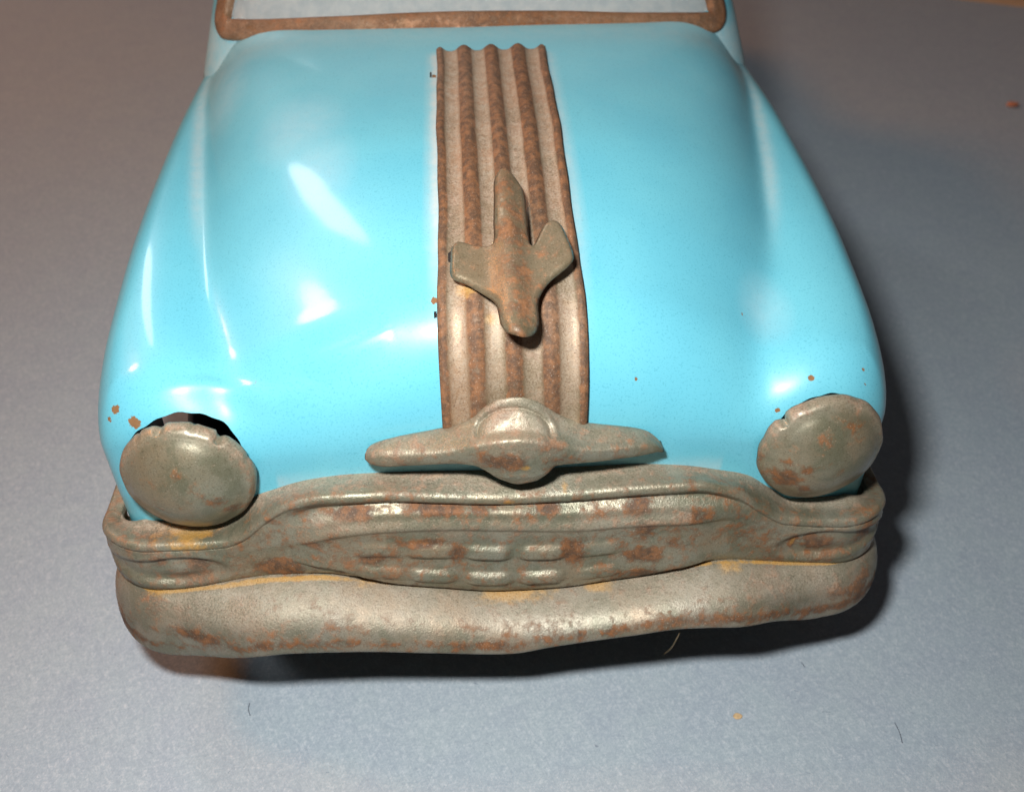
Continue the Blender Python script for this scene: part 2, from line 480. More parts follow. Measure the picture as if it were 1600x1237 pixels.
cuts = [bore(1, a, b, r, -1.0, 1.0, .010) for a, b, r in HL]
cuts += [bore(0, wy, FLOOR+1.66, 1.95, *e) for wy in (3.3, 17.2) for e in ((3.9, 5.2), (-5.2, -3.9))]
for c_ in cuts:
    m_ = body.modifiers.new('cut', 'BOOLEAN'); m_.operation = 'DIFFERENCE'; m_.solver = 'EXACT'; m_.object = c_
dg = bpy.context.evaluated_depsgraph_get()
me2 = bpy.data.meshes.new_from_object(body.evaluated_get(dg), preserve_all_data_layers=True, depsgraph=dg)
body.modifiers.clear(); body.data = me2; me2.name = 'body'
for c_ in cuts: bpy.data.objects.remove(c_)
me2.polygons.foreach_set('use_smooth', [True]*len(me2.polygons))
me2.set_sharp_from_angle(angle=math.radians(40))

# ---- cabin (roof shell) with its window openings
cb = catmull([(0, 6.3), (2, 6.4), (3.3, 6.68), (4.15, 7.1), (4.5, 7.9), (4.55, 12), (4.3, 15.5), (3.6, 17), (2, 17.5), (0, 17.6)], 140)
ct = catmull([(0, 8.9), (1.9, 9.0), (2.9, 9.3), (3.5, 9.8), (3.65, 10.8), (3.6, 13), (3.35, 15), (2.6, 15.8), (1.4, 16.1), (0, 16.2)], 140)
cbx = np.r_[cb[:, 0], -cb[1:-1, 0][::-1]]; cby = np.r_[cb[:, 1], cb[1:-1, 1][::-1]]
ctx = np.r_[ct[:, 0], -ct[1:-1, 0][::-1]]; cty = np.r_[ct[:, 1], ct[1:-1, 1][::-1]]
CZ0, CZ1 = 5.0, 8.4
def cab(i, z):                          # i: outline index (float), z: height
    n = len(cbx)
    i = np.asarray(i, float) % n
    j = np.arange(n+1)
    g = lambda a: np.interp(i, j, np.r_[a, a[0]])
    w = np.clip((z-CZ0)/(CZ1-CZ0), 0, 1)
    w2 = w*(0.82+0.18*w)
    return np.stack([g(cbx)*(1-w2)+g(ctx)*w2, g(cby)*(1-w2)+g(cty)*w2, np.broadcast_to(z, i.shape).astype(float)], -1)
nC = len(cbx)
CR = []
zs = np.linspace(CZ0, CZ1, 46)
for z in zs: CR.append(cab(np.arange(nC), np.full(nC, z)))
ctr = np.array([0, 12.8, 8.4])
for q in np.linspace(0, 1, 14)[1:]:
    P = CR[45]+(ctr-CR[45])*q
    P[:, 2] = CZ1+0.55*math.sqrt(1-(1-q)**2)
    CR.append(P)
CV = np.concatenate(CR); CF = grid_faces(len(CR), nC, True)
cen = CV[CF].mean(1); ii = CF[:, 0] % nC; rowi = CF[:, 0]//nC
ihalf = np.minimum(ii, nC-ii)
isid = lambda a, b, z0, z1: (ihalf >= a) & (ihalf <= b) & (cen[:, 2] > z0) & (cen[:, 2] < z1) & (rowi < 45)
WSX = 35                                # windscreen half extent in outline steps
kill = isid(0, WSX-2, 5.98, 8.0) | isid(56, 74, 6.3, 8.0) | isid(79, 98, 6.3, 8.0) | isid(118, 139, 6.2, 7.9)
cabin = make('cabin', CV, CF[~kill], M_paint, car, {'halo': np.clip(0.45*sstep(6.0, 5.6, CV[:, 2]), 0, 1), 'scuff': 0*CV[:, 0], 'chip': 0*CV[:, 0]}, thick=0.035, clean=True)

def window(name_f, name_g, i0, i1, z0, z1, zc=0.0, w=0.30, lab=None):
    # frame swept round a rounded rectangle on the cabin surface, plus the pane inside it
    R = 0.22; path = []
    n = 60
    ln = lambda a, b, m: [a+(b-a)*t for t in np.linspace(0, 1, m)]
    sc = (np.linalg.norm(cab((i0+i1)/2, 6.2)-cab((i0+i1)/2+1, 6.2)))
    ri = R/sc
    def arc(ci, cz, a0):
        return [(ci+ri*math.cos(a0+t*math.pi/2), cz+R*math.sin(a0+t*math.pi/2)) for t in np.linspace(0, 1, 9)]
    path += [(i, z0+R-R) for i in ln(i0+ri, i1-ri, n)]+arc(i1-ri, z0+R, -math.pi/2)
    path += [(i1, z) for z in ln(z0+R, z1-R, 24)]+arc(i1-ri, z1-R, 0)
    path += [(i, z1) for i in ln(i1-ri, i0+ri, n)]+arc(i0+ri, z1-R, math.pi/2)
    path += [(i0, z) for z in ln(z1-R, z0+R, 24)]+arc(i0+ri, z0+R, math.pi)
    pp = [path[0]]
    for q in path[1:]:
        if abs(q[0]-pp[-1][0])*sc+abs(q[1]-pp[-1][1]) > 1e-4: pp.append(q)
    I = np.array([p[0] for p in pp]); Z = np.array([p[1] for p in pp])
    mid = (i0+i1)/2
    Zc = Z+zc*(1-((I-mid)/((i1-i0)/2))**2)*np.clip((z1-Z)/(z1-z0), 0, 1)
    P = cab(I, Zc)
    nn = np.cross(cab(I+.5, Zc)-cab(I-.5, Zc), cab(I, Zc+.05)-cab(I, Zc-.05))
    nn /= np.linalg.norm(nn, axis=1)[:, None]
    c0 = cab(mid, (z0+z1)/2)
    nn *= np.sign(((P-np.array([0, 12.5, 6.5]))*nn).sum(1))[:, None]
    T = np.roll(P, -1, 0)-np.roll(P, 1, 0); T /= np.linalg.norm(T, axis=1)[:, None]
    sd = np.cross(nn, T)
    prof = [(-.5, -.03), (-.5, .05), (-.42, .085), (-.15, .10), (.15, .09), (.36, .10), (.47, .07), (.5, .02), (.5, -.03)]
    V = np.concatenate([P+sd*(a*w)+nn*b for a, b in prof])
    V = V+0.008*wob(V, 2.5)[:, None]*0.6
    attrs = {'rust': 0.35+0.3*wob(V, 1.1), 'dust': 0.15+0.15*wob(V, 2.), 'ochre': 0*V[:, 0]}
    f = make(name_f, V, grid_faces(len(prof), len(P), True), M_frame, car, attrs)
    if lab: f['label'] = lab
    gi = np.linspace(i0+.2, i1-.2, 60); gz = np.linspace(z0+.02, z1-.02, 20)
    GI, GZ = np.meshgrid(gi, gz)
    GZ2 = GZ+zc*(1-((GI-mid)/((i1-i0)/2))**2)*np.clip((z1-GZ)/(z1-z0), 0, 1)
    G = cab(GI.ravel(), GZ2.ravel())
    out = G-np.array([0, 12.5, 6.5]); out[:, 2] = 0; out /= np.linalg.norm(out, axis=1)[:, None]
    make(name_g, G-out*0.02, grid_faces(20, 60), M_glass, f, thick=0.04)
window('windscreen_frame', 'windscreen', -WSX+.6, WSX-2.4, 5.80, 8.0, 0.25, 0.33, 'rusty brown frame round the cloudy windscreen')
for sgn in (1, -1):
    for a, b in ((55, 75), (78, 99)):
        window('window_frame', 'pane', *(sorted((sgn*a, sgn*b))), 6.25, 8.05, 0, 0.18)
window('rear_window_frame', 'rear_window', 117, nC-117, 6.15, 7.95, 0, 0.2)

# ---- floor pan and wheels (under the shell)
def plate(name, x0, x1, y0, y1, z0, z1, mat, parent):
    V = [(x, y, z) for z in (z0, z1) for x, y in ((x0, y0), (x1, y0), (x1, y1), (x0, y1))]
    return make(name, V, [(3, 2, 1, 0), (4, 5, 6, 7), (0, 1, 5, 4), (1, 2, 6, 5), (2, 3, 7, 6), (3, 0, 4, 7)], mat, parent, smooth=False)
plate('floor_pan', -3.1, 3.1, 0.35, 21.5, 1.25, 1.32, M_dark, car)
def lathe(prof, n=40):
    V = np.array([(x, r*math.cos(2*math.pi*k/n), r*math.sin(2*math.pi*k/n)) for x, r in prof for k in range(n)])
    return V, grid_faces(len(prof), n, True)
for wy in (3.3, 17.2):
    plate('axle', -3.4, 3.4, wy-.1, wy+.1, FLOOR+1.56, FLOOR+1.76, M_dark, car)
    for sx in (-1, 1):
        V, Fc = lathe([(-.45, .02), (-.45, .8), (-.45, 1.35), (-.3, 1.6), (0, 1.66), (.3, 1.6), (.45, 1.35), (.42, .98), (.3, .96), (.3, .02)])
        V = V*np.array([sx, 1, 1])+np.array([sx*3.85, wy, FLOOR+1.66])
        w = make('wheel', V, Fc, M_tyre, car)
        V, Fc = lathe([(.32, .94), (.44, .88), (.40, .55), (.52, .3), (.56, .02)])
        make('hubcap', V*np.array([sx, 1, 1])+np.array([sx*3.85, wy, FLOOR+1.66]), Fc, M_hub, w)

# ---- bonnet strip: fluted sheet following the bonnet
_y = np.r_[np.linspace(5.92, 1.2, 200), np.linspace(1.2, 0.03, 200)[1:]]
prof_c = np.stack([_y, top_z(np.full_like(_y, STX), _y)], -1)
prof_c = np.vstack([prof_c, [(0.022, z_) for z_ in np.linspace(prof_c[-1, 1]-.03, 3.95, 8)]])
for _ in range(30): prof_c[1:-1] = .5*prof_c[1:-1]+.25*(prof_c[2:]+prof_c[:-2])
arc = np.r_[0, np.cumsum(np.linalg.norm(np.diff(prof_c, axis=0), axis=1))]
sa = np.linspace(0, arc[-1], 270)
ys = np.interp(sa, arc, prof_c[:, 0]); zsn = np.interp(sa, arc, prof_c[:, 1])
ty, tz = np.gradient(ys), np.gradient(zsn); tl = np.hypot(ty, tz)
us = np.linspace(-1, 1, 90)
V = []; A_r = []; A_d = []; A_o = []
for y, zc_, a_, b_ in zip(ys, zsn, ty/tl, tz/tl):
    wv = STW*(1+0.03*sstep(1.2, .7, y)+0.008*math.sin(y*2.1)+0.006*math.sin(y*5.7))
    x = STX+us*wv
    z0 = zc_+(top_z(x, np.full_like(x, y))-top_z([STX], [y])[0])*sstep(.03, .3, y)
    fl = 2*(.5+.5*np.cos(us*math.pi*4))**1.5-1           # ridges at the edges, the middle and between
    amp = 0.045*(0.7+0.3*sstep(1, 3, y))
    lift = 0.055+amp*fl-0.05*sstep(.93, 1.0, np.abs(us))
    nrm = np.array([0, b_, -a_])        # path runs forward (y falling): outward is up and forward
    P = np.stack([x, np.full_like(x, y), z0], -1)+lift[:, None]*nrm
    V.append(P)
    A_r.append((1.6*sstep(-.25, .35, fl)-.15)*(0.55+0.45*sstep(.8, 2.2, y)))
    A_d.append(sstep(.0, -.5, fl)*(0.5+.3*sstep(1, 3, y)))
    A_o.append(0.25*np.clip(1-np.abs(np.abs(us)-.9)/.12, 0, 1)*sstep(1, 3, y))
V = np.concatenate(V)
A_r = np.concatenate(A_r)+0.25*wob(V, 1.6); A_d = np.concatenate(A_d)+0.15*wob(V+3, 2.)
A_o = np.concatenate(A_o)
for c_, r_ in [((731, 455), .16), ((765, 500), .10)]:
    A_o = np.maximum(A_o, 1.1*blob(V, hood_at(*c_), r_))
strip = make('bonnet_strip', V, grid_faces(len(ys), len(us)), M_strip, car, {'rust': A_r, 'dust': np.clip(A_d, 0, 1), 'ochre': A_o}, thick=0.03, offset=0)
strip['label'] = 'rusty fluted metal strip down the middle of the bonnet'
# slots pressed through the paint beside the strip
for (u, v), (lx, ly) in [((673, 118), (.025, .16)), ((680, 488), (.03, .12))]:
    p = hood_at(u, v)
    sl = plate('tab_slot', p[0]-lx/2, p[0]+lx/2, p[1]-ly/2, p[1]+ly/2, p[2]-.04, p[2]+.012, M_dark, car)

p = sight(703, 408)
plate('ornament_slot', p[0]-.018, p[0]+.018, p[1]-.08, p[1]+.08, p[2]-.02, p[2]+.075, M_dark, car)

# ---- polygon-outlined pressed sheets
def inside(px, py, poly):
    c = np.zeros(px.shape, bool); n = len(poly)
    for i in range(n):
        x0, y0 = poly[i]; x1, y1 = poly[(i+1) % n]
        cond = ((y0 > py) != (y1 > py)) & (px < (x1-x0)*(py-y0)/((y1-y0) if y1 != y0 else 1e-9)+x0)
        c ^= cond
    return c
def closest(px, py, poly):
    A = np.asarray(poly); B = np.roll(A, -1, 0)
    P = np.stack([px, py], -1)[:, None, :]
    d = B-A; t = np.clip(((P-A)*d).sum(-1)/np.maximum((d*d).sum(-1), 1e-12), 0, 1)
    q = A+t[..., None]*d
    dd = np.linalg.norm(P-q, axis=-1); i = dd.argmin(1)
    return q[np.arange(len(px)), i], dd.min(1)
def sheet(poly, step):
    poly = np.asarray(poly)
    gx = np.arange(poly[:, 0].min()-step, poly[:, 0].max()+2*step, step); gy = np.arange(poly[:, 1].min()-step, poly[:, 1].max()+2*step, step)
    X, Y = np.meshgrid(gx, gy); x, y = X.ravel(), Y.ravel()
    ins = inside(x, y, poly)
    Fc = grid_faces(len(gy), len(gx))
    Fc = Fc[ins[Fc].sum(1) >= 3]
    used = np.zeros(len(x), bool); used[Fc.ravel()] = True
    cnt = np.bincount(Fc.ravel(), minlength=len(x))
    bnd = used & ((cnt < 4) | ~ins)
    q, _ = closest(x[bnd], y[bnd], poly)
    x[bnd], y[bnd] = q[:, 0], q[:, 1]
    mp = -np.ones(len(x), int); mp[used] = np.arange(used.sum())
    x, y = x[used], y[used]
    _, ed = closest(x, y, poly)
    return x, y, ed, mp[Fc]

# ---- bonnet ornament: a bent tin aeroplane
orn_px = [(370, 200), (370, 140), (385, 108), (412, 95), (445, 102), (480, 128), (503, 160), (515, 250), (528, 375), (540, 398), (562, 360), (590, 312), (625, 297), (660, 312), (690, 370), (722, 470),
          (700, 500), (620, 555), (583, 600), (565, 650), (568, 730), (550, 785), (495, 825), (440, 810), (402, 760), (385, 680), (365, 640), (320, 600), (250, 555), (183, 520), (178, 440), (185, 385),
          (215, 368), (300, 392), (362, 398), (368, 300)]
zo = pchip([-.5, .3, .6, 1.0, 1.5, 2.0, 3.0, 3.6], [5.2, 5.46, 5.56, 5.70, 5.85, 5.97, 6.13, 6.18])   # height of the bent sheet along the bonnet
opoly = []
for X, Y in orn_px:
    r = ray(640+X/2.8125, 240+Y/2.8125)
    P = CAM+np.linspace(8, 18, 4000)[:, None]*r
    p = P[int(np.argmax(P[:, 2] < zo(P[:, 1])))]
    opoly.append((p[0], p[1]))
op = np.array(opoly)
op = catmull(np.vstack([op, op[:1]]), 240)[:-1]
x, y, ed, Fc = sheet(op, 0.018)
nose = op[:, 1].min(); tail = op[:, 1].max()
fy = (y-nose)/(tail-nose)
cxl = np.interp(fy, [0, 1], [0.155, 0.135])
fus = np.exp(-((x-cxl)/0.17)**2)
wing = np.clip(np.abs(x-cxl)-.2, 0, 1)
hgt = 0.12*fus+np.where(x > cxl, 0.20*wing**1.3, -0.06*wing)
hgt = hgt-0.05*np.clip(1-ed/0.05, 0, 1)**2
z = zo(y)+hgt
V = np.stack([x, y, z], -1)
rs = 0.45*np.exp(-((x-cxl-.06)/.14)**2)+0.5*blob(V, (-.45, 1.35, 5.7), (.3, .3, .4))+0.2*wob(V, 3.)
orn = make('bonnet_ornament', V, Fc, M_orn, car, {'rust': rs, 'dust': 0.10+0*x, 'ochre': 0.2*(wob(V, 4.) > .5)}, thick=0.035, offset=-1)
orn['label'] = 'bent tin aeroplane ornament on the fluted strip'

# ---- lofts through curves read off the front: (pixel polyline, forward depth) -> 3D
def curve(pts, y, n, x0=None, x1=None):
    P = np.array([at(u, v, 1, (y(u) if callable(y) else y)) for u, v in pts])
    o = np.argsort(P[:, 0]); P = P[o]
    xs = np.linspace(P[0, 0] if x0 is None else x0, P[-1, 0] if x1 is None else x1, n)
    return np.stack([xs, pchip(P[:, 0], P[:, 1])(xs), pchip(P[:, 0], P[:, 2])(xs)], -1)
def loft(cv, m):                        # cv: list of (n,3) curves -> (m,n,3)
    cv = np.asarray(cv)
    return np.stack([catmull(cv[:, j], m) for j in range(cv.shape[1])], 1)
def smooth_rows(G, k=1):
    for _ in range(k):
        G[1:-1] = 0.5*G[1:-1]+0.25*(G[2:]+G[:-2])
    return G

# ---- emblem (winged boss) at the foot of the strip
n = 170
def emb_curve(px, depth):
    return [at(560+X/3.2, 600+Y/3.2, 1, d*.8) for (X, Y), d in zip(px, depth)]
def emb_resample(P):
    P = np.array(P); o = np.argsort(P[:, 0]); P = P[o]
    s = np.linspace(0, 1, n); s = 0.5-0.5*np.cos(s*math.pi)*(1) if False else s
    xs = P[0, 0]+(P[-1, 0]-P[0, 0])*s
    return np.stack([xs, pchip(P[:, 0], P[:, 1])(xs), pchip(P[:, 0], P[:, 2])(xs)], -1)
top = emb_curve([(38, 352), (60, 315), (120, 288), (260, 255), (400, 228), (500, 205), (575, 170), (640, 115), (720, 78), (800, 70), (880, 85), (940, 120), (1010, 160), (1100, 190), (1200, 203), (1320, 215), (1430, 235), (1490, 275), (1520, 318)],
                [-.12, -.04, .0, .02, .02, .0, -.03, -.06, -.09, -.10, -.09, -.06, -.02, .02, .02, .02, .0, -.04, -.12])
lip = emb_curve([(38, 356), (62, 322), (120, 298), (260, 268), (400, 248), (500, 232), (585, 205), (655, 145), (725, 112), (800, 102), (870, 116), (930, 148), (1000, 190), (1100, 212), (1200, 224), (1320, 236), (1430, 255), (1488, 288), (1520, 322)],
                [-.14, -.10, -.10, -.10, -.12, -.16, -.16, -.13, -.13, -.13, -.13, -.13, -.12, -.10, -.10, -.10, -.1, -.1, -.14])
mid = emb_curve([(38, 362), (62, 345), (120, 332), (260, 322), (400, 310), (500, 290), (600, 262), (700, 240), (800, 232), (900, 238), (1000, 262), (1100, 285), (1200, 293), (1320, 290), (1430, 292), (1488, 302), (1520, 326)],
                [-.16, -.20, -.24, -.28, -.32, -.34, -.36, -.37, -.38, -.37, -.36, -.33, -.30, -.27, -.24, -.2, -.16])
rdg = emb_curve([(38, 368), (62, 368), (120, 366), (260, 360), (400, 350), (500, 335), (600, 312), (700, 296), (800, 290), (900, 298), (1000, 318), (1100, 332), (1200, 334), (1320, 322), (1430, 315), (1488, 315), (1520, 330)],
                [-.17, -.24, -.30, -.36, -.42, -.46, -.52, -.56, -.58, -.56, -.52, -.46, -.42, -.36, -.3, -.24, -.17])
bot = emb_curve([(38, 374), (62, 392), (110, 404), (260, 400), (400, 394), (500, 392), (570, 398), (640, 425), (710, 465), (800, 490), (880, 476), (940, 440), (985, 402), (1100, 388), (1200, 378), (1320, 362), (1430, 345), (1488, 332), (1520, 334)],
                [-.17, -.22, -.26, -.32, -.38, -.42, -.46, -.50, -.52, -.53, -.52, -.50, -.46, -.40, -.36, -.32, -.27, -.22, -.17])
low = np.array(emb_resample(bot)); low[:, 1] += 0.16; low[:, 2] -= 0.0
crv = [emb_resample(c) for c in (top, lip, mid, rdg, bot)]
pre = crv[0].copy(); pre[:, 1] += 0.05; pre[:, 2] -= 0.10          # tucks back against the paint
ctrw = np.exp(-((pre[:, 0]-.15)/.5)**4); 
G = loft([pre]+crv+[low], 64)
# boss: round crease across the belly
V = G.reshape(-1, 3)
V[:, 1] -= 0.02*np.exp(-((V[:, 2]-3.72)/.05)**2)*np.exp(-((V[:, 0]-.15)/.45)**2)*0.7
rel = V-CAM; dep = rel@cF
eu, ev = 800+FPX*(rel@cR)/dep, 618.5-FPX*(rel@cU)/dep      # arch drawn on the boss, measured in the front view
ee = np.hypot((eu-803)/66, (ev-680)/50)
am = sstep(690, 676, ev)
V[:, 1:] += (am*(0.022*np.exp(-((ee-.99)/.05)**2)-0.040*np.exp(-((ee-.86)/.07)**2)))[:, None]*np.array([-.75, .66])
V = V+np.array([0, 1, 0])*0.006*wob(V, 3.)[:, None]
up = np.repeat(np.linspace(1, 0, 64), n)
rs = 0.15*wob(V, 2.2)+0.75*blob(V, at(560+740/3.2, 600+395/3.2, 1, -.5), (.25, .2, .12))+0.5*blob(V, at(560+1000/3.2, 600+325/3.2, 1, -.5), (.3, .2, .1))+0.5*blob(V, at(560+690/3.2, 600+130/3.2, 1, -.1), (.3, .2, .1))
oc = 0.9*blob(V, at(560+840/3.2, 600+425/3.2, 1, -.5), (.09, .2, .06))+0.5*blob(V, at(560+790/3.2, 600+140/3.2, 1, -.12), (.15, .2, .06))
du = np.clip(sstep(.25, .8, up)*0.55+0.2*wob(V, 2.), 0, 1)
emb = make('winged_emblem', V, grid_faces(64, n), M_grille, car, {'rust': rs, 'dust': du, 'ochre': oc}, thick=0.03, offset=0)
emb['label'] = 'dull winged emblem bar at the foot of the strip'

# ---- bent plan for grille and bumper
def bend(s, d, flat, rad):              # s: run along the front, d: outward depth, flat: half length of the straight
    a = np.abs(s); sg = np.sign(s)
    L = rad*math.pi/2
    th = np.clip((a-flat)/rad, 0, math.pi/2)
    x = np.minimum(a, flat)+rad*np.sin(th); y = rad*(1-np.cos(th))
    y = y+np.clip(a-flat-L, 0, None)
    return np.stack([sg*(x+d*np.sin(th)), y-d*np.cos(th)], -1)

# ---- grille
YB = 0.10
FL, RD = 4.12, 0.28
SE = FL+RD*math.pi/2+0.50               # end of the side return
def fcurve(pts, depth):
    P = np.array([at(u, v, 1, YB-depth) for u, v in pts])
    o = np.argsort(P[:, 0]); P = P[o]
    return pchip(P[:, 0], P[:, 2])
ss = np.concatenate([np.linspace(-SE, -FL-.5, 14)[:-1], np.linspace(-FL-.5, FL+.5, 330), np.linspace(FL+.5, SE, 14)[1:]])
sx = np.clip(ss, -4.4, 4.4)
D = dict(T=.0, F=.24, R=.42, G1=.36, M=.52, G2=.46, TE=.53, BO=.46)
cT = fcurve([(187, 823), (242, 816), (340, 812), (375, 795), (403, 770), (424, 763), (488, 745), (556, 736), (654, 731), (800, 727), (982, 720), (1060, 723), (1118, 731), (1164, 739), (1197, 758), (1234, 778), (1316, 776), (1366, 780)], D['T'])
cR1 = fcurve([(200, 858), (306, 855), (347, 852), (380, 840), (412, 815), (453, 793), (512, 782), (600, 779), (685, 781), (810, 781), (872, 778), (966, 770), (1089, 762), (1151, 774), (1193, 799), (1230, 815), (1316, 818), (1370, 813)], D['R'])
cM = fcurve([(200, 882), (306, 880), (360, 872), (420, 862), (460, 845), (520, 828), (600, 818), (700, 815), (800, 815), (904, 815), (1000, 808), (1069, 806), (1143, 806), (1190, 825), (1230, 838), (1316, 840), (1370, 838)], D['M'])
cB = fcurve([(195, 924), (260, 922), (350, 910), (430, 899), (500, 896), (560, 902), (685, 911), (785, 916), (872, 911), (966, 898), (1060, 884), (1131, 876), (1234, 879), (1349, 881), (1372, 876)], D['BO'])
zT, zR, zM, zB = cT(sx), cR1(sx), cM(sx), cB(sx)
end = sstep(FL, SE, np.abs(ss))
zT = zT-0.0*end; 
nv = 110
prof_t = np.linspace(0, 1, nv)
mou = sstep(2.95, 2.2, np.abs(sx-.12))             # 1 in the mouth, 0 at the ends
JAW = pchip([-2.7, -2.2, -1.2, .1, 1.4, 2.15, 2.7], [2.36, 2.33, 1.93, 1.62, 1.83, 2.05, 2.12])
rowsG = []; at_r = []; at_d = []; at_o = []
for j, s in enumerate(ss):
    a = zT[j]; r = zR[j]; m_ = zM[j]; b = zB[j]
    mo = mou[j]
    g1 = r-(r-m_)*0.45
    pts = [(a-.05, -.06), (a, .0), (a*.62+r*.38+.02, .20), (r+.05, .385), (r, .425), (r-.06, .40)]
    if mo > 0:
        depthg = .42-.075*mo
        pts += [(r-(r-m_)*.42, depthg), (m_+.09, .42+.04*mo), (m_+.02, .43+.055*mo), (m_-.07, .42+.06*mo), (m_-.16, .41+.03*mo), (m_*.5+b*.5, .40+.05*mo), (b+.14, .42+.08*mo), (b, .42)]
    else:
        pts += [(g1, .41), (m_+.05, .415), (m_, .42), (m_-.07, .42), (m_*.55+b*.45+.02, .42), (m_*.3+b*.7, .42), (b+.09, .43), (b, .42)]
    pts += [(b-.02, .34)]
    pr = catmull(np.array(pts), nv)
    z, d = pr[:, 0], pr[:, 1].copy()
    s_ = np.full(nv, s)
    # indicator ovals at the ends
    for cxs, cz_ in ((-3.85, 2.25), (3.9, 2.22)):
        e = np.hypot((s-cxs)/.60, (z-cz_)/.25)
        d += np.where(pr[:, 1] > .3, -.045*sstep(1.0, .70, e)+.03*sstep(.6, .1, e)+.012*np.exp(-((e-1.06)/.14)**2), 0)
    # mouth outline crease (lower jaw)
    jaw = float(JAW(s))
    if abs(s-.1) < 2.6:
        d += .075*sstep(jaw-.02, jaw+.03, z)*sstep(m_+.05, m_-.12, z)*sstep(2.65, 2.1, abs(s-.0))
    # teeth: two rows of pressed dimples
    for tc, amp in ((-1.45, .5), (-.86, .8), (-.19, 1), (.45, 1), (1.12, .6)):
        for zt, hh in ((m_*.60+b*.40-.01, .095), (m_*.25+b*.75+.01, .08)):
            d += amp*.07*np.exp(-((s-tc)/.26)**6)*np.exp(-((z-zt)/hh)**4)
    e2 = sstep(FL+.15, FL+.5, abs(s))      # the ends fold back as a thin upright sheet
    d = d+(np.maximum(d, .26)-d)*e2
    z = b+(z-b)*(1-.22*e2)
    xy = bend(s_, d, FL, RD)
    P = np.stack([xy[:, 0], xy[:, 1]+YB, z], -1)
    rowsG.append(P)
V = np.stack(rowsG, 0)
# end returns: pinch and lift the outermost edge a little

dd = np.broadcast_to(prof_t, V.shape[:2])
V = V.reshape(-1, 3)
V = V+0.008*wob(V, 2.4)[:, None]*np.array([.3, 1, .5])
tpar = dd.reshape(-1)
rs = 0.25*wob(V, 2.0)
oc = 0*rs
for (u, v), (ru, rv), a in [((685, 797), (.35, .07), 1), ((760, 795), (.25, .06), .7), ((857, 795), (.14, .07), 1.1), ((1000, 792), (.16, .1), 1.1), ((1005, 820), (.13, .2), 1), ((1000, 855), (.25, .13), 1), ((1090, 800), (.2, .1), .8),
                            ((440, 885), (.35, .12), 1), ((660, 840), (.3, .07), .9), ((715, 855), (.1, .15), .8), ((585, 862), (.2, .12), .8), ((895, 850), (.16, .2), .9), ((545, 805), (.3, .06), .9),
                            ((490, 845), (.12, .08), .7), ((1000, 880), (.3, .08), .7), ((250, 880), (.1, .12), .8), ((310, 885), (.15, .1), .8), ((1275, 850), (.25, .1), .9), ((1240, 850), (.06, .15), .9), ((1355, 840), (.12, .2), .9), ((1050, 840), (.15, .1), .7)]:
    rs = np.maximum(rs, a*blob(V, at(u, v, 1, YB-.45), (ru, .5, rv)))
for (u, v), (ru, rv), a in [((855, 797), (.08, .05), .8), ((1000, 795), (.09, .06), .9), ((300, 828), (.42, .12), 1.1), ((250, 826), (.2, .1), .6), ((800, 757), (.3, .06), .8), ((880, 745), (.06, .05), .7), ((1250, 790), (.3, .1), .45), ((512, 890), (.12, .05), .7), ((1240, 850), (.05, .1), .7), ((690, 745), (.2, .06), .4),
                            ((850, 890), (.08, .06), .5), ((300, 912), (.3, .05), .4)]:
    oc = np.maximum(oc, a*blob(V, at(u, v, 1, YB-(.45 if v > 832 else .15)), (ru, .5, rv)))
du = np.clip(sstep(.30, .12, tpar)*0.75+0.2*wob(V, 1.7), 0, 1)
du = np.maximum(du, 0.45*np.exp(-((tpar-.47)/.05)**2)*(np.abs(V[:, 0]) < 2.2))
gr = make('grille', V, grid_faces(len(ss), nv), M_grille, car, {'rust': rs, 'dust': du, 'ochre': oc}, thick=0.03, offset=0)
gr['label'] = 'rust spotted pressed tin grille with toothed mouth and oval lamps'

# ---- bumper
YB2 = 0.10
FL2, RD2 = 4.06, 0.26
SE2 = FL2+RD2*math.pi/2+1.6
cL = None
def bdep(x): return 1.1-0.42*sstep(2.7, 4.35, np.abs(x))   # the bumper is deepest in the middle
def fcurve2(pts):
    P = np.array([at(u, v, 1, YB2-bdep((u-790)/128)) for u, v in pts]); P = P[np.argsort(P[:, 0])]
    return pchip(P[:, 0], P[:, 2])
lowz = fcurve2([(255, 1026), (346, 1025), (449, 1019), (552, 1016), (676, 1018), (800, 1019), (862, 1009), (986, 991), (1069, 980), (1192, 972), (1275, 968), (1325, 960)])
topz = cB
s2 = np.concatenate([np.linspace(-SE2, -FL2-.5, 20)[:-1], np.linspace(-FL2-.5, FL2+.5, 300), np.linspace(FL2+.5, SE2, 20)[1:]])
rowsB = []
nb = 70
for s in s2:
    sc_ = np.clip(s, -4.2, 4.2)
    b = float(topz(sc_))-.015; lo = float(lowz(sc_))
    e = sstep(FL2-.1, FL2+.6, abs(s))
    lo = lo+0.14*e
    q = lambda f, dd: (b*(1-f)+lo*f, dd)
    pts = [(b-.04, .28), q(.01, .38), q(.06, .53), q(.15, .72), q(.28, .88), q(.45, .99), q(.65, 1.065), q(.86, 1.10), (lo+.005, 1.10), (lo-.022, 1.075), (lo-.03, .99)]
    pr = catmull(np.array(pts), nb)
    kx = float(bdep(s))
    d = .34+(pr[:, 1]-.34)*(kx-.34)/.76-.05*e
    xy = bend(np.full(nb, s), d, FL2, RD2)
    rowsB.append(np.stack([xy[:, 0], xy[:, 1]+YB2, pr[:, 0]], -1))
V = np.stack(rowsB, 0)
tp = np.broadcast_to(np.linspace(0, 1, nb), V.shape[:2]).reshape(-1)
V = V.reshape(-1, 3)
V = V+0.005*wob(V, 1.6)[:, None]*np.array([.2, 1, .6])
rs = 0.25*wob(V, 1.8)-0.15+0.95*np.exp(-((tp-.79)/.07)**2)*(0.55+0.5*wob(V*np.array([1, 0, 0]), 2.2))
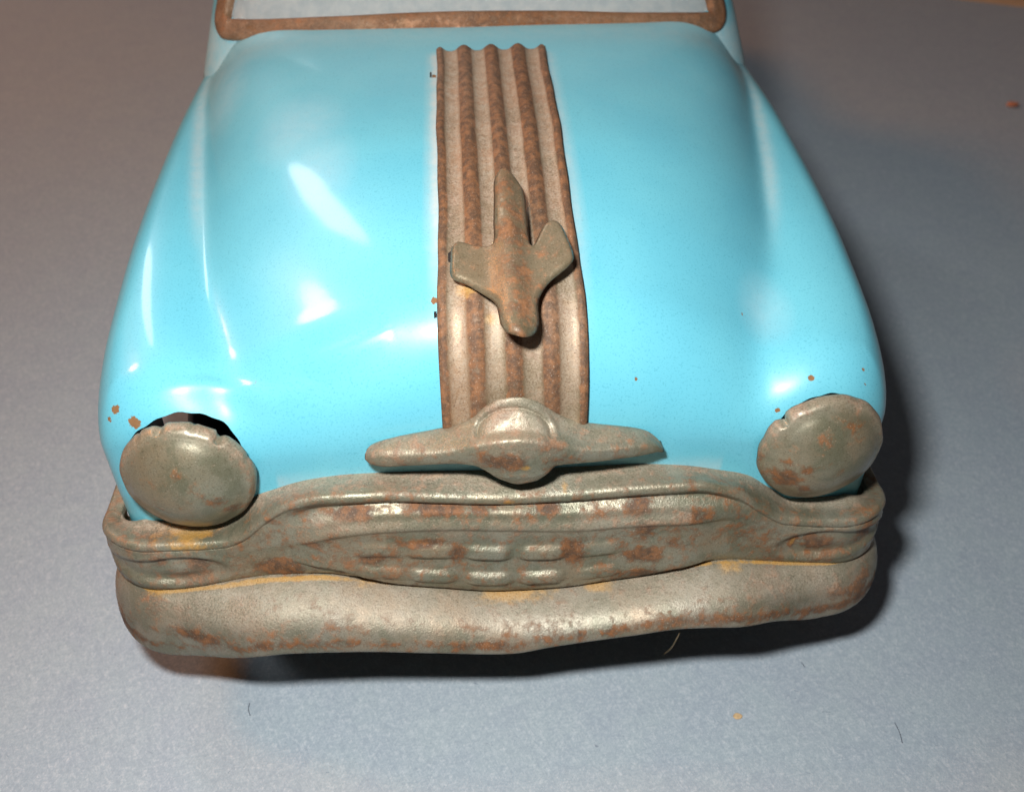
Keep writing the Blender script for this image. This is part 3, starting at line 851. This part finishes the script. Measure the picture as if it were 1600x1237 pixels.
for (u, v), (ru, rv), a in [((215, 960), (.25, .4), .95), ((300, 1000), (.5, .1), .8), ((1360, 940), (.22, .3), .95), ((1320, 945), (.25, .12), .8), ((1200, 965), (.3, .07), .6), ((720, 1000), (.3, .08), .7), ((890, 990), (.2, .07), .5), ((1000, 930), (.2, .1), .4)]:
    rs = np.maximum(rs, a*blob(V, at(u, v, 1, YB2-.85), (ru, .6, rv)))
oc = 1.25*np.exp(-((tp-.17)/.035)**2)*np.clip(.45+1.1*wob(V*np.array([1, 0, 0]), 1.7), 0, 1)
for (u, v), (ru, rv), a in [((240, 930), (.45, .08), 1.1), ((620, 908), (.8, .05), .9), ((800, 924), (.9, .05), 1.1), ((950, 910), (.6, .045), 1.), ((1140, 884), (.25, .04), .9)]:
    oc = np.maximum(oc, a*blob(V, at(u, v, 1, YB2-.50), (ru, .22, rv*1.2)))
du = np.clip(sstep(.12, .28, tp)*sstep(.72, .50, tp)*0.6+0.25*wob(V, 1.9), 0, 1)*(1-.7*sstep(3.9, 4.4, np.abs(V[:, 0])))
bp = make('bumper', V, grid_faces(len(s2), nb), M_bumper, car, {'rust': rs, 'dust': du, 'ochre': oc}, thick=0.03, offset=0)
bp['label'] = 'dusty dented tin bumper under the grille'

# ---- head lamps: crimped tin domes
def headlight(c, R, yaw, pitch, roll, teeth, lab, rust_sp, squash=1.0):
    na, profile = 120, [(0.0, .52), (.10, .517), (.25, .498), (.40, .458), (.54, .402), (.66, .335), (.76, .265), (.83, .205), (.875, .172), (.905, .15), (.935, .135), (.965, .10), (.988, .05), (1.0, .0), (.995, -.07)]
    prs = catmull(np.array(profile), 44)
    V = []
    th = np.linspace(0, 2*math.pi, na, endpoint=False)
    notch = np.zeros(na)
    for a, w, dp in teeth:
        dlt = (th-math.radians(a)+math.pi) % (2*math.pi)-math.pi
        notch += dp*np.clip(1-np.abs(dlt)/w, 0, 1)
    wav = 0.005*np.sin(th*9+1)+0.005*np.sin(th*15+.3)
    for r, h in prs:
        rim = sstep(.915, .985, r)
        rr = r*R*(1+rim*(wav-notch)+0.012*np.sin(2*th+.5)*r)
        V.append(np.stack([rr*np.cos(th), np.full(na, -h*R*1.0)+rim*notch*.2*R, rr*np.sin(th)*squash], -1))
    V = np.concatenate(V)
    V[:, 1] += 0.012*wob(V, 3.2)*R
    cy_, sy_ = math.cos(yaw), math.sin(yaw); cp, sp_ = math.cos(pitch), math.sin(pitch)
    Rx = np.array([[1, 0, 0], [0, cp, -sp_], [0, sp_, cp]]); Rz = np.array([[cy_, -sy_, 0], [sy_, cy_, 0], [0, 0, 1]])
    W = V@(Rz@Rx).T+np.array(c)
    rad = np.hypot(V[:, 0], V[:, 2])/R
    rs = 0.15*wob(V, 3.)-.05+0.55*sstep(.82, .98, rad)
    for (px, pz), r_, a in rust_sp:
        rs = np.maximum(rs, a*blob(V, (px*R, -.3*R, pz*R), (r_*R, .6*R, r_*R)))
    du = np.clip(sstep(.78, 1.0, rad)*sstep(-.3, .6, V[:, 2]/R)*.6, 0, 1)
    oc = 0.5*sstep(.88, 1.0, rad)*np.clip(wob(V, 2.), 0, 1)
    o = make('headlight', W, grid_faces(len(prs), na, True)[:, ::-1], M_lamp, car, {'rust': rs, 'dust': du, 'ochre': oc}, thick=0.03, clean=True)
    o['label'] = lab
    return o
headlight((-3.53, -0.06, 3.54), .755, math.radians(-4), math.radians(-2), 0, [(104, .10, .085), (52, .09, .13), (126, .07, .04), (75, .05, .03), (20, .06, .03)], 'dull domed headlight hanging below a gaping dark socket',
          [((.50, -.12), .16, 1), ((.66, -.42), .14, .9), ((.05, .40), .12, .8), ((.22, .22), .14, .6), ((.35, .0), .1, .6), ((-.45, .25), .14, .5)])
headlight((3.70, -0.02, 3.55), .735, math.radians(4), math.radians(-3), 0, [(138, .09, .12), (165, .2, .03)], 'dull domed headlight sitting snugly in its socket',
          [((-.62, -.30), .26, 1.0), ((-.35, -.05), .16, .8), ((-.30, -.52), .16, .9), ((-.2, .45), .24, .7), ((.35, .62), .24, .7), ((.15, -.05), .12, .6), ((-.65, .05), .12, .7), ((-.25, -.72), .14, .8)])
# fixing tabs seen in the sockets
plate('fixing_tab', -4.02, -3.84, .42, .46, 3.2, 4.2, M_tab, car)
plate('fixing_tab', 3.2, 3.38, .42, .46, 3.2, 3.9, M_tab, car)

# ------------------------------------------------------------------ small things on the paper
def crumb(u, v, r, mat, lab, flat=.35):
    p = at(u, v, 2, FLOOR)
    bm = bmesh.new(); bmesh.ops.create_icosphere(bm, subdivisions=3, radius=1)
    V = np.array([w.co[:] for w in bm.verts]); Fc = [[w.index for w in f.verts] for f in bm.faces]; bm.free()
    V = V*(1+.18*wob(V+u, 2.5)[:, None])*np.array([r, r*.8, r*flat])
    V[:, 2] -= V[:, 2].min()
    o = make('crumb', V+np.array([p[0], p[1], FLOOR]), Fc, mat)
    o['label'] = lab; o['category'] = 'crumb'
M_cr1 = mat_plain('orange_crumb', (0.55, 0.20, 0.10), .8)
M_cr2 = mat_plain('straw_crumb', (0.55, 0.38, 0.20), .8)
crumb(1581, 166, .17, M_cr1, 'orange crumb on the paper far behind the car')
crumb(1152, 1119, .06, M_cr2, 'pale straw coloured crumb on paper before the bumper', .2)
p0 = at(1062, 988, 1, -.35); p1 = at(1050, 1010, 2, FLOOR+.5); p2 = at(1038, 1021, 2, FLOOR+.01)
V, Fc = tube(catmull([p0, p1, p2], 20), 0.008, 6)
h_ = make('stray_hair', V, Fc, M_cr2)
h_['label'] = 'pale stray hair poking out from under the bumper'; h_['category'] = 'hair'
M_fib = mat_plain('dark_fibre', (0.06, 0.07, 0.09), .9)
for i, (pa, lab) in enumerate([([(390, 1098), (388, 1108), (391, 1117)], 'short dark curled fibre on the paper near the bumper shadow'),
                               ([(1398, 1128), (1406, 1145), (1410, 1160)], 'thin dark straight fibre on the open paper'),
                               ([(1252, 1034), (1255, 1038), (1258, 1042)], 'tiny dark fleck of fibre close to the bumper shadow')]):
    pts = [at(u, v, 2, FLOOR+0.012) for u, v in pa]
    V, Fc = tube(catmull(pts, 14), 0.005, 6)
    o = make('paper_fibre', V, Fc, M_fib); o['label'] = lab; o['category'] = 'fibre'
